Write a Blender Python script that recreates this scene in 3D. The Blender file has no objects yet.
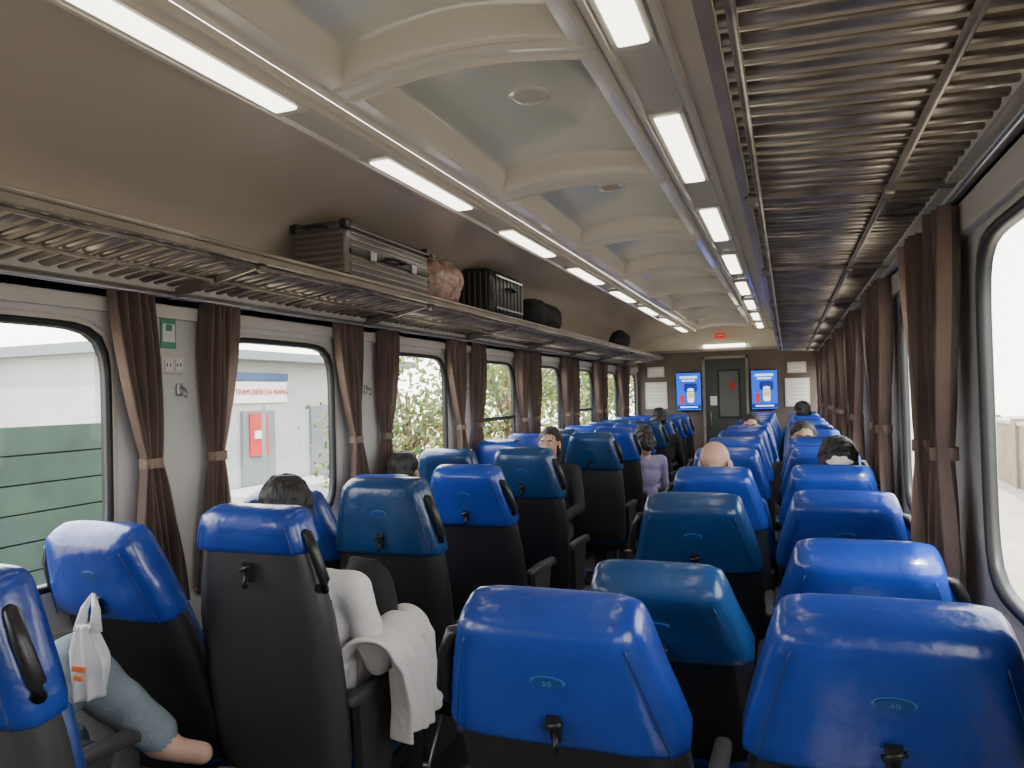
import bpy, math, random
import numpy as np
from mathutils import Vector, Matrix, noise
random.seed(7)
scene = bpy.context.scene
COL = scene.collection
rad = math.radians
XL, XR, XC = -2.25, 0.46, -0.895
Y0, Y1 = -1.9, 11.8
MOD = 1.37
CAMZ = 1.55
HINGE = Vector((0, 0.12, 0.42))
XLA, XLW, XRA, XRW = -1.47, -1.975, -0.34, 0.175

# ------------------------------------------------------------------ materials
def mat(name, col, rough=0.5, metal=0.0, bump=0.0, bscale=40.0, var=0.0, vscale=6.0,
        coat=0.0, emis=None, estr=0.0, spec=None, stretch=None, transl=0.0, dist=0.01):
    m = bpy.data.materials.new(name); m.use_nodes = True
    nt = m.node_tree; b = nt.nodes['Principled BSDF']
    b.inputs['Base Color'].default_value = (*col, 1)
    b.inputs['Roughness'].default_value = rough
    b.inputs['Metallic'].default_value = metal
    b.inputs['Coat Weight'].default_value = coat
    b.inputs['Coat Roughness'].default_value = 0.08
    if spec is not None: b.inputs['Specular IOR Level'].default_value = spec
    if emis:
        b.inputs['Emission Color'].default_value = (*emis, 1)
        b.inputs['Emission Strength'].default_value = estr
    if bump or var:
        tc = nt.nodes.new('ShaderNodeTexCoord'); mp = nt.nodes.new('ShaderNodeMapping')
        nt.links.new(tc.outputs['Object'], mp.inputs['Vector'])
        if stretch: mp.inputs['Scale'].default_value = stretch
    if bump:
        n = nt.nodes.new('ShaderNodeTexNoise'); n.inputs['Scale'].default_value = bscale
        n.inputs['Detail'].default_value = 4
        bp = nt.nodes.new('ShaderNodeBump'); bp.inputs['Strength'].default_value = bump
        bp.inputs['Distance'].default_value = dist
        nt.links.new(mp.outputs['Vector'], n.inputs['Vector'])
        nt.links.new(n.outputs['Fac'], bp.inputs['Height'])
        nt.links.new(bp.outputs['Normal'], b.inputs['Normal'])
    if var:
        n2 = nt.nodes.new('ShaderNodeTexNoise'); n2.inputs['Scale'].default_value = vscale
        cr = nt.nodes.new('ShaderNodeValToRGB')
        cr.color_ramp.elements[0].position = 0.3; cr.color_ramp.elements[1].position = 0.7
        cr.color_ramp.elements[0].color = (*[max(0, c*(1-var)) for c in col], 1)
        cr.color_ramp.elements[1].color = (*[min(1, c*(1+var)) for c in col], 1)
        nt.links.new(mp.outputs['Vector'], n2.inputs['Vector'])
        nt.links.new(n2.outputs['Fac'], cr.inputs['Fac'])
        nt.links.new(cr.outputs['Color'], b.inputs['Base Color'])
    if transl:
        t = nt.nodes.new('ShaderNodeBsdfTranslucent'); t.inputs[0].default_value = (*[min(1, c*2.2) for c in col], 1)
        mx = nt.nodes.new('ShaderNodeMixShader'); mx.inputs[0].default_value = transl
        o = nt.nodes['Material Output']
        nt.links.new(b.outputs[0], mx.inputs[1]); nt.links.new(t.outputs[0], mx.inputs[2]); nt.links.new(mx.outputs[0], o.inputs[0])
    return m

M = {}
M['ceil'] = mat('ceiling_gloss_cream', (0.68, 0.60, 0.49), 0.18, bump=0.05, bscale=2.5, var=0.03, vscale=2, coat=.3)
M['rib'] = mat('ceiling_rib_cream', (0.76, 0.71, 0.61), 0.15, coat=.4)
M['recess'] = mat('ceiling_panel_white', (0.69, 0.70, 0.61), 0.06, bump=0.10, bscale=3.0, coat=1.0)
M['wall'] = mat('wall_laminate', (0.58, 0.57, 0.55), 0.35, var=0.05, vscale=3)
M['trim'] = mat('trim_painted', (0.62, 0.59, 0.53), 0.3)
M['band'] = mat('lamp_band_painted', (0.55, 0.48, 0.41), 0.3)
M['rack'] = mat('rack_metal', (0.27, 0.24, 0.21), 0.38, metal=0.65, var=0.35, vscale=9)
M['rackrail'] = mat('rack_rail_alu', (0.30, 0.26, 0.22), 0.38, metal=0.55, var=0.25, vscale=4)
M['rubber'] = mat('window_rubber', (0.015, 0.016, 0.018), 0.45)
M['curtain'] = mat('curtain_fabric', (0.165, 0.118, 0.096), 0.85, bump=0.3, bscale=150, var=0.2, vscale=5, transl=0.22)
M['tie'] = mat('curtain_tieback', (0.24, 0.175, 0.135), 0.8)
M['floor'] = mat('floor_vinyl', (0.13, 0.13, 0.13), 0.4, var=0.2, vscale=12)
M['royal'] = mat('vinyl_royal_blue', (0.013, 0.046, 0.30), 0.28, bump=0.6, bscale=8, var=0.25, vscale=4, coat=0.25, dist=.018)
M['teal'] = mat('vinyl_teal_blue', (0.008, 0.045, 0.145), 0.30, bump=0.6, bscale=8, var=0.28, vscale=4, coat=0.25, dist=.018)
M['seam'] = mat('vinyl_seam', (0.012, 0.03, 0.14), 0.4)
M['shell'] = mat('seat_shell_black', (0.014, 0.014, 0.015), 0.42, bump=0.08, bscale=200)
M['shellg'] = mat('seat_shell_grey', (0.045, 0.044, 0.045), 0.40, bump=0.08, bscale=200)
M['black'] = mat('black_plastic', (0.012, 0.012, 0.013), 0.35)
M['arm'] = mat('armrest_grey', (0.05, 0.05, 0.05), 0.4)
M['cushion'] = mat('seat_cushion_vinyl', (0.015, 0.05, 0.22), 0.4, bump=0.1, bscale=20)
M['badge'] = mat('badge_blue', (0.010, 0.055, 0.20), 0.3)
M['badgerim'] = mat('badge_rim', (0.05, 0.16, 0.38), 0.3)
M['steel'] = mat('steel', (0.45, 0.45, 0.46), 0.3, metal=0.9)
M['lamp'] = mat('lamp_diffuser', (0.9, 0.9, 0.85), 0.4, emis=(1.0, 0.92, 0.76), estr=6.0)
M['endtube'] = mat('end_tube_diffuser', (0.9, 0.9, 0.85), 0.4, emis=(1.0, 0.95, 0.82), estr=8.0)
M['endwood'] = mat('partition_brown', (0.11, 0.085, 0.068), 0.4, var=0.1)
M['doorm'] = mat('door_green_grey', (0.05, 0.06, 0.052), 0.35)
M['doorglass'] = mat('door_glass_grey', (0.12, 0.13, 0.12), 0.15)
M['screen'] = mat('screen_blue', (0.01, 0.05, 0.4), 0.3, emis=(0.005, 0.085, 0.70), estr=1.6)
M['screenw'] = mat('screen_white', (0.8, 0.8, 0.9), 0.3, emis=(0.6, 0.75, 1.0), estr=1.6)
M['screeny'] = mat('screen_yellow', (0.8, 0.6, 0.1), 0.3, emis=(0.8, 0.5, 0.1), estr=1.2)
M['screend'] = mat('screen_dark_blue', (0.01, 0.02, 0.15), 0.3, emis=(0.01, 0.03, 0.25), estr=1.0)
M['red'] = mat('sign_red', (0.6, 0.02, 0.02), 0.4, emis=(0.9, 0.05, 0.02), estr=0.5)
M['redp'] = mat('poster_red_paint', (0.45, 0.02, 0.02), 0.5)
M['paper'] = mat('paper_white', (0.70, 0.70, 0.66), 0.6)
M['green'] = mat('sign_green', (0.08, 0.30, 0.18), 0.5)
M['cream'] = mat('end_wall_cream', (0.72, 0.66, 0.53), 0.35)
M['bagw'] = mat('plastic_bag_white', (0.85, 0.85, 0.85), 0.35, bump=0.6, bscale=25, transl=.2)
M['orange'] = mat('print_orange', (0.8, 0.2, 0.05), 0.5)
M['alu'] = mat('suitcase_alu', (0.15, 0.14, 0.128), 0.32, metal=0.45, var=0.2)
M['aludk'] = mat('suitcase_edge', (0.30, 0.28, 0.26), 0.3, metal=0.6)
M['hard'] = mat('suitcase_black', (0.018, 0.018, 0.019), 0.35)
M['fabric'] = mat('bag_fabric_black', (0.012, 0.012, 0.014), 0.8, bump=0.3, bscale=60)
M['pink'] = mat('plastic_bag_pink', (0.46, 0.31, 0.26), 0.35, bump=0.6, bscale=22, var=0.5, vscale=18)
M['skin'] = mat('skin', (0.56, 0.34, 0.25), 0.5, bump=0.03, bscale=120)
M['lips'] = mat('lips', (0.42, 0.14, 0.12), 0.45)
M['eye'] = mat('eye_white', (0.8, 0.8, 0.78), 0.25)
M['iris'] = mat('eye_iris', (0.02, 0.012, 0.008), 0.2)
M['hair'] = mat('hair_black', (0.012, 0.010, 0.010), 0.42, bump=0.9, bscale=60, stretch=(3, 3, 0.4))
M['hairg'] = mat('hair_grey', (0.35, 0.33, 0.31), 0.6, bump=0.6, bscale=90)
M['white'] = mat('cloth_white', (0.74, 0.70, 0.68), 0.85, bump=0.3, bscale=30)
M['jeans'] = mat('denim', (0.17, 0.21, 0.235), 0.85, bump=0.3, bscale=120, var=0.25, vscale=9)
M['dark'] = mat('cloth_dark', (0.018, 0.018, 0.022), 0.85, bump=0.3, bscale=60)
M['purple'] = mat('cloth_lavender', (0.30, 0.25, 0.42), 0.85, bump=0.2, bscale=40)
M['bluecl'] = mat('cloth_blue', (0.03, 0.12, 0.40), 0.8)
M['grass'] = mat('ground_grass', (0.06, 0.11, 0.03), 0.9, var=0.4, vscale=1.5)
M['ground'] = mat('ground_concrete', (0.38, 0.335, 0.265), 0.9, var=0.15, vscale=1.2)
M['bldg'] = mat('plaster_white', (0.36, 0.37, 0.37), 0.8, var=0.06, vscale=1)
M['bldgb'] = mat('plaster_grey_blue', (0.16, 0.18, 0.19), 0.8)
M['wallt'] = mat('boundary_wall_tan', (0.22, 0.18, 0.13), 0.9, var=0.2, vscale=1.5)
M['fence'] = mat('fence_green', (0.018, 0.042, 0.028), 0.6, var=0.3, vscale=3)
M['fenceb'] = mat('fence_green_light', (0.035, 0.065, 0.045), 0.6)
M['bark'] = mat('bark', (0.10, 0.07, 0.045), 0.9, bump=0.5, bscale=20)
M['leafa'] = mat('leaf_green', (0.05, 0.085, 0.02), 0.6, transl=.3)
M['leafb'] = mat('leaf_yellow', (0.17, 0.17, 0.04), 0.6, transl=.3)

def glass_mat():
    m = bpy.data.materials.new('window_glass'); m.use_nodes = True
    nt = m.node_tree; nt.nodes.clear()
    o = nt.nodes.new('ShaderNodeOutputMaterial'); mx = nt.nodes.new('ShaderNodeMixShader')
    t = nt.nodes.new('ShaderNodeBsdfTransparent'); t.inputs[0].default_value = (0.95, 0.96, 0.94, 1)
    g = nt.nodes.new('ShaderNodeBsdfGlossy'); g.inputs['Roughness'].default_value = 0.02
    f = nt.nodes.new('ShaderNodeLayerWeight'); f.inputs['Blend'].default_value = 0.5
    p = nt.nodes.new('ShaderNodeMath'); p.operation = 'POWER'; p.inputs[1].default_value = 4.0
    q = nt.nodes.new('ShaderNodeMath'); q.operation = 'MULTIPLY_ADD'; q.inputs[1].default_value = 0.35; q.inputs[2].default_value = 0.03
    nt.links.new(f.outputs['Facing'], p.inputs[0]); nt.links.new(p.outputs[0], q.inputs[0])
    nt.links.new(q.outputs[0], mx.inputs[0]); nt.links.new(t.outputs[0], mx.inputs[1])
    nt.links.new(g.outputs[0], mx.inputs[2]); nt.links.new(mx.outputs[0], o.inputs[0])
    return m
M['glass'] = glass_mat()

# ------------------------------------------------------------------ mesh builder
class MB:
    def __init__(s): s.v = []; s.f = []; s.m = []; s.mats = []; s.sm = []
    def mi(s, k):
        if k not in s.mats: s.mats.append(k)
        return s.mats.index(k)
    def add(s, verts, faces, k, smooth=False):
        o = len(s.v); s.v += [tuple(v) for v in verts]; i = s.mi(k)
        for f in faces:
            s.f.append([o+a for a in f]); s.m.append(i); s.sm.append(smooth)
    def box(s, c, d, k, R=None):
        c = Vector(c); vs = []
        for x in (-.5, .5):
            for y in (-.5, .5):
                for z in (-.5, .5):
                    p = Vector((x*d[0], y*d[1], z*d[2]))
                    if R: p = R @ p
                    vs.append(c+p)
        s.add(vs, [(0,1,3,2),(4,6,7,5),(0,4,5,1),(2,3,7,6),(0,2,6,4),(1,5,7,3)], k)
    def loft(s, rings, k, smooth=True, cap=True):
        n = len(rings[0]); vs = [p for r in rings for p in r]; fs = []
        for i in range(len(rings)-1):
            for j in range(n):
                fs.append((i*n+j, i*n+(j+1) % n, (i+1)*n+(j+1) % n, (i+1)*n+j))
        if cap:
            fs.append(tuple(range(n))[::-1]); fs.append(tuple((len(rings)-1)*n+j for j in range(n)))
        s.add(vs, fs, k, smooth)
    def tube(s, pts, r, k, seg=8, closed=False):
        pts = [Vector(p) for p in pts]; rings = []
        for i, p in enumerate(pts):
            a = pts[max(i-1, 0)]; b = pts[min(i+1, len(pts)-1)]
            t = (b-a).normalized()
            u = t.cross(Vector((0, 0, 1)))
            if u.length < 1e-3: u = t.cross(Vector((0, 1, 0)))
            u.normalize(); w = t.cross(u)
            rr = r[i] if isinstance(r, (list, tuple)) else r
            rings.append([p+u*math.cos(2*math.pi*j/seg)*rr+w*math.sin(2*math.pi*j/seg)*rr for j in range(seg)])
        s.loft(rings, k)
    def rbox(s, c, d, k, n=6, N=24, axis='y', steps=5, e=0.04):
        rings = []
        L = d[1] if axis == 'y' else (d[0] if axis == 'x' else d[2])
        pr = []
        for i in range(steps+1):
            a = math.pi/2*i/steps
            pr.append((-L/2+e*(1-math.cos(a)), e*(1-math.sin(a))))
        pr = pr+[(-t, i) for t, i in pr[::-1]]
        for t, ins in pr:
            ring = []
            for j in range(N):
                th = 2*math.pi*j/N
                ca, sa = math.cos(th), math.sin(th)
                q = (abs(ca)**n+abs(sa)**n)**(-1/n)
                if axis == 'y':
                    ring.append(Vector(c)+Vector((ca*q*(d[0]/2-ins), t, sa*q*(d[2]/2-ins))))
                elif axis == 'x':
                    ring.append(Vector(c)+Vector((t, ca*q*(d[1]/2-ins), sa*q*(d[2]/2-ins))))
                else:
                    ring.append(Vector(c)+Vector((ca*q*(d[0]/2-ins), sa*q*(d[1]/2-ins), t)))
            rings.append(ring)
        s.loft(rings, k)
    def mesh(s, name):
        me = bpy.data.meshes.new(name)
        me.from_pydata(s.v, [], s.f)
        for k in s.mats: me.materials.append(M[k])
        me.polygons.foreach_set('material_index', s.m)
        me.polygons.foreach_set('use_smooth', s.sm)
        me.update()
        import bmesh
        bm = bmesh.new(); bm.from_mesh(me); bmesh.ops.recalc_face_normals(bm, faces=bm.faces); bm.to_mesh(me); bm.free()
        return me
    def obj(s, name, loc=(0, 0, 0), rot=(0, 0, 0), parent=None):
        o = bpy.data.objects.new(name, s.mesh(name)); COL.objects.link(o)
        o.location = loc; o.rotation_euler = rot
        if parent: o.parent = parent
        return o

def sell(th, a, b, n=7):
    c, s_ = math.cos(th), math.sin(th)
    r = (abs(c/a)**n+abs(s_/b)**n)**(-1/n)
    return r*c, r*s_

# ------------------------------------------------------------------ people (built first)
def caps(V, F, p1, r1, p2, r2, seg=14, hs=4, flat=None):
    p1 = Vector(p1); p2 = Vector(p2); t = (p2-p1).normalized()
    u = t.cross(Vector((0, 0, 1)))
    if u.length < 1e-3: u = Vector((1, 0, 0))
    u.normalize(); w = t.cross(u); o = len(V); nr = 0
    for (p, r, rng) in ((p1, r1, [-math.pi/2*(1-i/hs)*0.97 for i in range(hs+1)]), (p2, r2, [math.pi/2*(i/hs)*0.97 for i in range(hs+1)])):
        for a in rng:
            cc = p+t*math.sin(a)*r; rr = r*math.cos(a)
            for j in range(seg):
                V.append(tuple(cc+u*rr*math.cos(2*math.pi*j/seg)+w*rr*math.sin(2*math.pi*j/seg)))
            nr += 1
    for i in range(nr-1):
        for j in range(seg): F.append((o+i*seg+j, o+i*seg+(j+1) % seg, o+(i+1)*seg+(j+1) % seg, o+(i+1)*seg+j))
    F.append(tuple(o+j for j in range(seg))[::-1]); F.append(tuple(o+(nr-1)*seg+j for j in range(seg)))
def elli(V, F, c_, r, seg=18, rn=12):
    o = len(V)
    for i in range(rn+1):
        a = (-math.pi/2+math.pi*i/rn)*0.985
        for j in range(seg):
            th = 2*math.pi*j/seg
            V.append((c_[0]+r[0]*math.cos(a)*math.cos(th), c_[1]+r[1]*math.cos(a)*math.sin(th), c_[2]+r[2]*math.sin(a)))
    for i in range(rn):
        for j in range(seg): F.append((o+i*seg+j, o+i*seg+(j+1) % seg, o+(i+1)*seg+(j+1) % seg, o+(i+1)*seg+j))
    F.append(tuple(o+j for j in range(seg))[::-1]); F.append(tuple(o+rn*seg+j for j in range(seg)))
RC = {}
def remesh(name, V, F, vox, smooth_it, mats, labeler=None, wr=0.0, wrs=8, key=None):
    if key is not None and key in RC:
        nm = RC[key].copy(); nm.materials.clear()
        for k in mats: nm.materials.append(M[k])
        o = bpy.data.objects.new(name, nm); COL.objects.link(o); return o
    me = bpy.data.meshes.new(name); me.from_pydata(V, [], F); me.update()
    o = bpy.data.objects.new(name, me); COL.objects.link(o)
    md = o.modifiers.new('r', 'REMESH'); md.mode = 'VOXEL'; md.voxel_size = vox; md.use_smooth_shade = True
    sm = o.modifiers.new('s', 'SMOOTH'); sm.factor = 0.5; sm.iterations = smooth_it
    dg = bpy.context.evaluated_depsgraph_get()
    nm = bpy.data.meshes.new_from_object(o.evaluated_get(dg)); o.modifiers.clear(); o.data = nm; bpy.data.meshes.remove(me)
    nm.name = name
    nm.materials.clear()
    for k in mats: nm.materials.append(M[k])
    if wr:
        for v in nm.vertices:
            n_ = noise.noise(v.co*wrs); v.co += v.normal*n_*wr
    if labeler is not None and len(nm.polygons):
        cs = np.empty(len(nm.polygons)*3); nm.polygons.foreach_get('center', cs); idx = labeler(cs.reshape(-1, 3))
        nm.polygons.foreach_set('material_index', idx.astype(np.int32))
    nm.polygons.foreach_set('use_smooth', [True]*len(nm.polygons))
    nm.update()
    if key is not None: RC[key] = nm
    return o

def hand(name, wrist, direction, palm_up, thumb_side, parent, curl=0.5):
    def T(x, y, z): return Vector((x*thumb_side, y, z))
    d_ = Vector((0, 1, 0)); upv = Vector((0, 0, 1))
    V = []; F = []
    if ('hand', thumb_side) not in RC:
        caps(V, F, T(0, -.02, 0), .024, T(0, .02, 0), .022)
        for x in (-.028, -.01, .01, .028): caps(V, F, T(x*.6, .015, 0), .014, T(x, .075, 0), .013, seg=10)
        for x, L in ((-.031, .058), (-.011, .072), (.010, .078), (.030, .070)):
            p = T(x, .078, 0); a = 0.15
            for s_, r_ in ((.45, .0095), (.32, .0088), (.26, .0078)):
                a += curl*.55
                q = p+(d_*math.cos(a)-upv*math.sin(a))*L*s_
                caps(V, F, p, r_, q, r_*.93, seg=8, hs=3); p = q
        caps(V, F, T(.02, .02, -.004), .014, T(.048, .05, -.012), .011, seg=10)
        caps(V, F, T(.048, .05, -.012), .0105, T(.055, .085, -.02), .0085, seg=10)
    o = remesh(name, V, F, .0042, 2, ['skin'], key=('hand', thumb_side)); o.parent = parent
    d = Vector(direction).normalized(); u = Vector(palm_up); u = (u-d*u.dot(d)).normalized(); ac = d.cross(u)
    o.matrix_local = Matrix(((ac.x, d.x, u.x, wrist[0]), (ac.y, d.y, u.y, wrist[1]), (ac.z, d.z, u.z, wrist[2]), (0, 0, 0, 1)))
    return o

def person(name, x, y, facing=1, top='white', bottom='dark', hair='long', hmat='hair', rotz=0.0, scale=1.0, pose=None, vox=.014, head_tilt=(0, 0, 0), lean=0.0, sleeve='top', shoes='dark', fat=1.0):
    root = bpy.data.objects.new(name, None); COL.objects.link(root)
    J = dict(hip=(0, 0, .53), hL=(-.09, .02, .52), hR=(.09, .02, .52), kL=(-.11, .41, .53), kR=(.11, .41, .53), aL=(-.11, .42, .10), aR=(.11, .42, .10), tL=(-.11, .55, .045), tR=(.11, .55, .045),
             sL=(-.175, -.05, .965), sR=(.175, -.05, .965), eL=(-.235, .03, .71), eR=(.235, .03, .71), wL=(-.12, .25, .62), wR=(.12, .25, .62), hd=(0, -.035, 1.175))
    if pose: J.update(pose)
    lx = lean
    prims = []
    V = []; F = []
    def C(l, a, ra, b, rb): caps(V, F, a, ra, b, rb); prims.append((l, Vector(a), Vector(b), ra, rb))
    def E(l, c_, r): elli(V, F, c_, r); prims.append((l, Vector(c_), Vector(c_)+Vector((0, 0, .001)), min(r), min(r)))
    E(1, (0, 0, .54), (.165, .125, .105)); E(0, (lx*.3, -.015, .67), (.135, .10, .13)); E(0, (lx*.6, -.03, .83), (.158, .112, .15))
    E(0, (lx*.8, -.045, .93), (.165, .095, .085))
    sL, sR = Vector(J['sL'])+Vector((lx, 0, 0)), Vector(J['sR'])+Vector((lx, 0, 0))
    C(0, sL, .056, sR, .056)
    C(0, sL, .058, J['eL'], .044); C(0, sR, .058, J['eR'], .044)
    sl = 0 if sleeve == 'top' else 3
    C(sl, J['eL'], .042, J['wL'], .027); C(sl, J['eR'], .042, J['wR'], .027)
    for q in 'LR':
        C(1, J['h'+q], .088, J['k'+q], .066*fat); C(1, J['k'+q], .064*fat, J['a'+q], .046*fat)
        C(2, Vector(J['a'+q])+Vector((0, 0, -.03)), .040, J['t'+q], .030)
    hd = Vector(J['hd'])+Vector((lx, 0, 0))
    nb = Vector((lx*.9, -.05, .99))
    C(3, nb, .055, hd+Vector((0, -.01, -.05)), .050)
    def lab(cs):
        idx = np.zeros(len(cs), int)
        bd = np.full(len(cs), 1e9)
        for l, a, b, ra, rb in prims:
            A = np.array(a); B = np.array(b); ab = B-A; t = np.clip(((cs-A)@ab)/(ab@ab), 0, 1)
            dd = np.linalg.norm(cs-(A+t[:, None]*ab), axis=1)-(ra+(rb-ra)*t)
            m_ = dd < bd; bd[m_] = dd[m_]; idx[m_] = l
        idx[(idx == 0) & (cs[:, 2] < .60) & (np.abs(cs[:, 0]) < .19)] = 1
        return idx
    b = remesh('body', V, F, vox, 5, [top, bottom, shoes, 'skin'], lab, wr=.008, wrs=14); b.parent = root
    V = []; F = []
    if 'head' not in RC:
        elli(V, F, (0, -.018, .035), (.074, .095, .083)); elli(V, F, (0, .018, -.03), (.060, .068, .075)); elli(V, F, (0, .058, -.082), (.026, .022, .020))
        elli(V, F, (0, .066, .028), (.050, .022, .014)); elli(V, F, (.036, .048, -.03), (.024, .026, .026)); elli(V, F, (-.036, .048, -.03), (.024, .026, .026))
        caps(V, F, (0, .082, .012), .008, (0, .100, -.024), .012); elli(V, F, (.012, .088, -.028), (.009, .010, .008)); elli(V, F, (-.012, .088, -.028), (.009, .010, .008))
        elli(V, F, (0, .078, -.055), (.024, .014, .007)); elli(V, F, (0, .076, -.065), (.020, .013, .007))
        for q in (-1, 1): elli(V, F, (q*.078, -.008, -.008), (.010, .019, .031)); elli(V, F, (q*.080, .000, -.028), (.008, .010, .012))
        caps(V, F, (0, -.015, -.04), .052, (0, -.02, -.12), .050)
    def hl(cs): return ((np.abs(cs[:, 0]) < .023) & (np.abs(cs[:, 2]+.060) < .011) & (cs[:, 1] > .078)).astype(int)
    hroot = bpy.data.objects.new('head_joint', None); COL.objects.link(hroot); hroot.parent = root; hroot.location = hd; hroot.rotation_euler = head_tilt
    ho = remesh('head', V, F, .0055, 3, ['skin', 'lips'], hl, key='head'); ho.parent = hroot
    ey = MB()
    def sph(c_, r, k):
        vv = []; ff = []; elli(vv, ff, c_, (r, r, r), 12, 8); ey.add(vv, ff, k, True)
    for q in (-1, 1):
        sph((q*.029, .070, .006), .0125, 'eye'); sph((q*.029, .0775, .006), .0065, 'iris')
        ey.tube([(q*.014, .088, .026), (q*.03, .088, .031), (q*.045, .078, .027)], .0032, hmat)
    e_ = ey.obj('eyes'); e_.parent = hroot
    V = []; F = []
    if hair == 'bald':
        for q in (-1, 1): elli(V, F, (q*.068, -.045, .0), (.010, .040, .028))
        elli(V, F, (0, -.100, -.02), (.05, .012, .033))
    else:
        elli(V, F, (0, -.030, .052), (.084, .098, .080)); elli(V, F, (0, -.062, .005), (.080, .066, .075))
        if hair in ('long', 'bob', 'bun'):
            L = -.20 if hair == 'long' else (-.09 if hair == 'bob' else -.05)
            for q in (-1, 1): caps(V, F, (q*.070, -.025, .04), .026, (q*.068, -.03, L), .022)
            elli(V, F, (0, -.075, L/2), (.078, .045, abs(L)/2+.06))
        if hair == 'bun': elli(V, F, (0, -.125, .02), (.055, .035, .048))
    h_ = remesh('hair', V, F, .006, 3, [hmat], None, wr=.007, wrs=40, key='hair'+hair); h_.parent = hroot
    for q, ts in (('L', 1), ('R', -1)):
        w = Vector(J['w'+q]); el = Vector(J['e'+q]); hand('hand_'+q, w, (w-el)+Vector((0, .02, -.01)), (0, .2, 1), ts, root)
    root.location = (x, y, 0); root.rotation_euler = (0, 0, rotz+(math.pi if facing < 0 else 0)); root.scale = (scale,)*3
    return root
def hipY(yt, rec, facing=1):
    ly = HINGE.y-.83*math.sin(rad(rec)); return (yt-ly+.27) if facing > 0 else (yt+ly-.27)
NL = dict(eL=(-.195, .05, .71), wL=(-.10, .26, .62)); NR = dict(eR=(.175, .06, .71), wR=(.10, .26, .62), sR=(.165, -.05, .965))

person('seated_woman', XLA-.02, hipY(1.78, 10), top='white', bottom='dark', hair='bob', vox=.009, head_tilt=(-.1, 0, .35), lean=.0,
       pose=dict(sR=(.175, -.04, .95), eR=(.235, .0, .71), wR=(.19, .24, .66), hd=(-.085, -.02, 1.18)))
person('seated_man', XLW+.03, hipY(1.0, 10)-.14, top='dark', bottom='jeans', hair='short', vox=.009, shoes='skin', lean=-.02, fat=1.22,
       pose=dict(kR=(-.03, .42, .81), aR=(.20, .50, .60), tR=(.31, .56, .53), kL=(-.12, .45, .53), aL=(-.12, .5, .10), tL=(-.12, .62, .045), hd=(-.03, -.09, 1.17), **NL))
person('elderly_man', XRA-.0, hipY(3.55, 22)-.05, top='bluecl', hair='bald', hmat='hairg', pose=dict(hd=(-.02, -.055, 1.175)))
person('seated_woman', XRW+.03, hipY(3.64, 22)-.04, top='dark', hair='bun', pose=dict(hd=(.015, -.055, 1.185), **NR))
person('seated_passenger', XLW+.03, hipY(3.30, 20)-.03, top='dark', hair='short', pose=dict(hd=(-.08, -.02, 1.13), **NL))
person('seated_woman', XLW+.26, hipY(5.70, 10, -1)-.02, facing=-1, top='dark', hair='long', pose=dict(hd=(0, -.0, 1.18)))
person('seated_woman', XLA+.20, hipY(6.48, 10), top='purple', hair='bob', rotz=.6, head_tilt=(-.4, 0, 0), scale=.96)
person('seated_passenger', XLA+.10, hipY(8.04, 10), top='dark', hair='short', rotz=.3, scale=1.06)
person('seated_passenger', XRA, hipY(7.6, 10, -1), facing=-1, top='bluecl', hair='short', pose=dict(hd=(0, -.0, 1.20)))
person('seated_woman', XRW-.08, hipY(6.02, 10, -1), facing=-1, top='dark', hair='bob', pose=dict(hd=(0, -.0, 1.19)))
person('seated_man', XRW-.05, hipY(9.08, 10), top='bluecl', hair='short', scale=1.08, rotz=.4)

def blob(name, V, F, mats, vox, wr, wrs, loc=(0, 0, 0), rot=(0, 0, 0), sm=4):
    o = remesh(name, V, F, vox, sm, mats, None, wr, wrs); o.location = loc; o.rotation_euler = rot; return o
V = []; F = []
elli(V, F, (0, 0, 0), (.13, .085, .18)); elli(V, F, (0, -.06, -.05), (.10, .05, .10)); caps(V, F, (-.05, .0, .17), .014, (.05, 0, .17), .014)
blob('backpack', V, F, ['fabric'], .009, .01, 12, (-1.42, 2.27, .81))
V = []; F = []; elli(V, F, (0, 0, .13), (.13, .22, .14)); elli(V, F, (.02, .1, .17), (.1, .12, .12)); elli(V, F, (0, -.08, .21), (.08, .08, .09))
blob('grocery_bag', V, F, ['pink'], .009, .03, 14, (-1.93, 3.92, 2.08))
V = []; F = []; caps(V, F, (0, -.26, .13), .125, (0, .26, .13), .125); elli(V, F, (.08, 0, .11), (.07, .2, .08)); caps(V, F, (0, -.1, .26), .013, (0, .1, .26), .013)
blob('duffel_bag', V, F, ['fabric'], .01, .015, 10, (-1.93, 5.85, 2.075))
V = []; F = []; elli(V, F, (0, 0, .12), (.13, .22, .12)); elli(V, F, (.03, -.1, .17), (.08, .08, .08))
blob('small_backpack', V, F, ['fabric'], .01, .015, 10, (-1.93, 9.0, 2.075))

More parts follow.
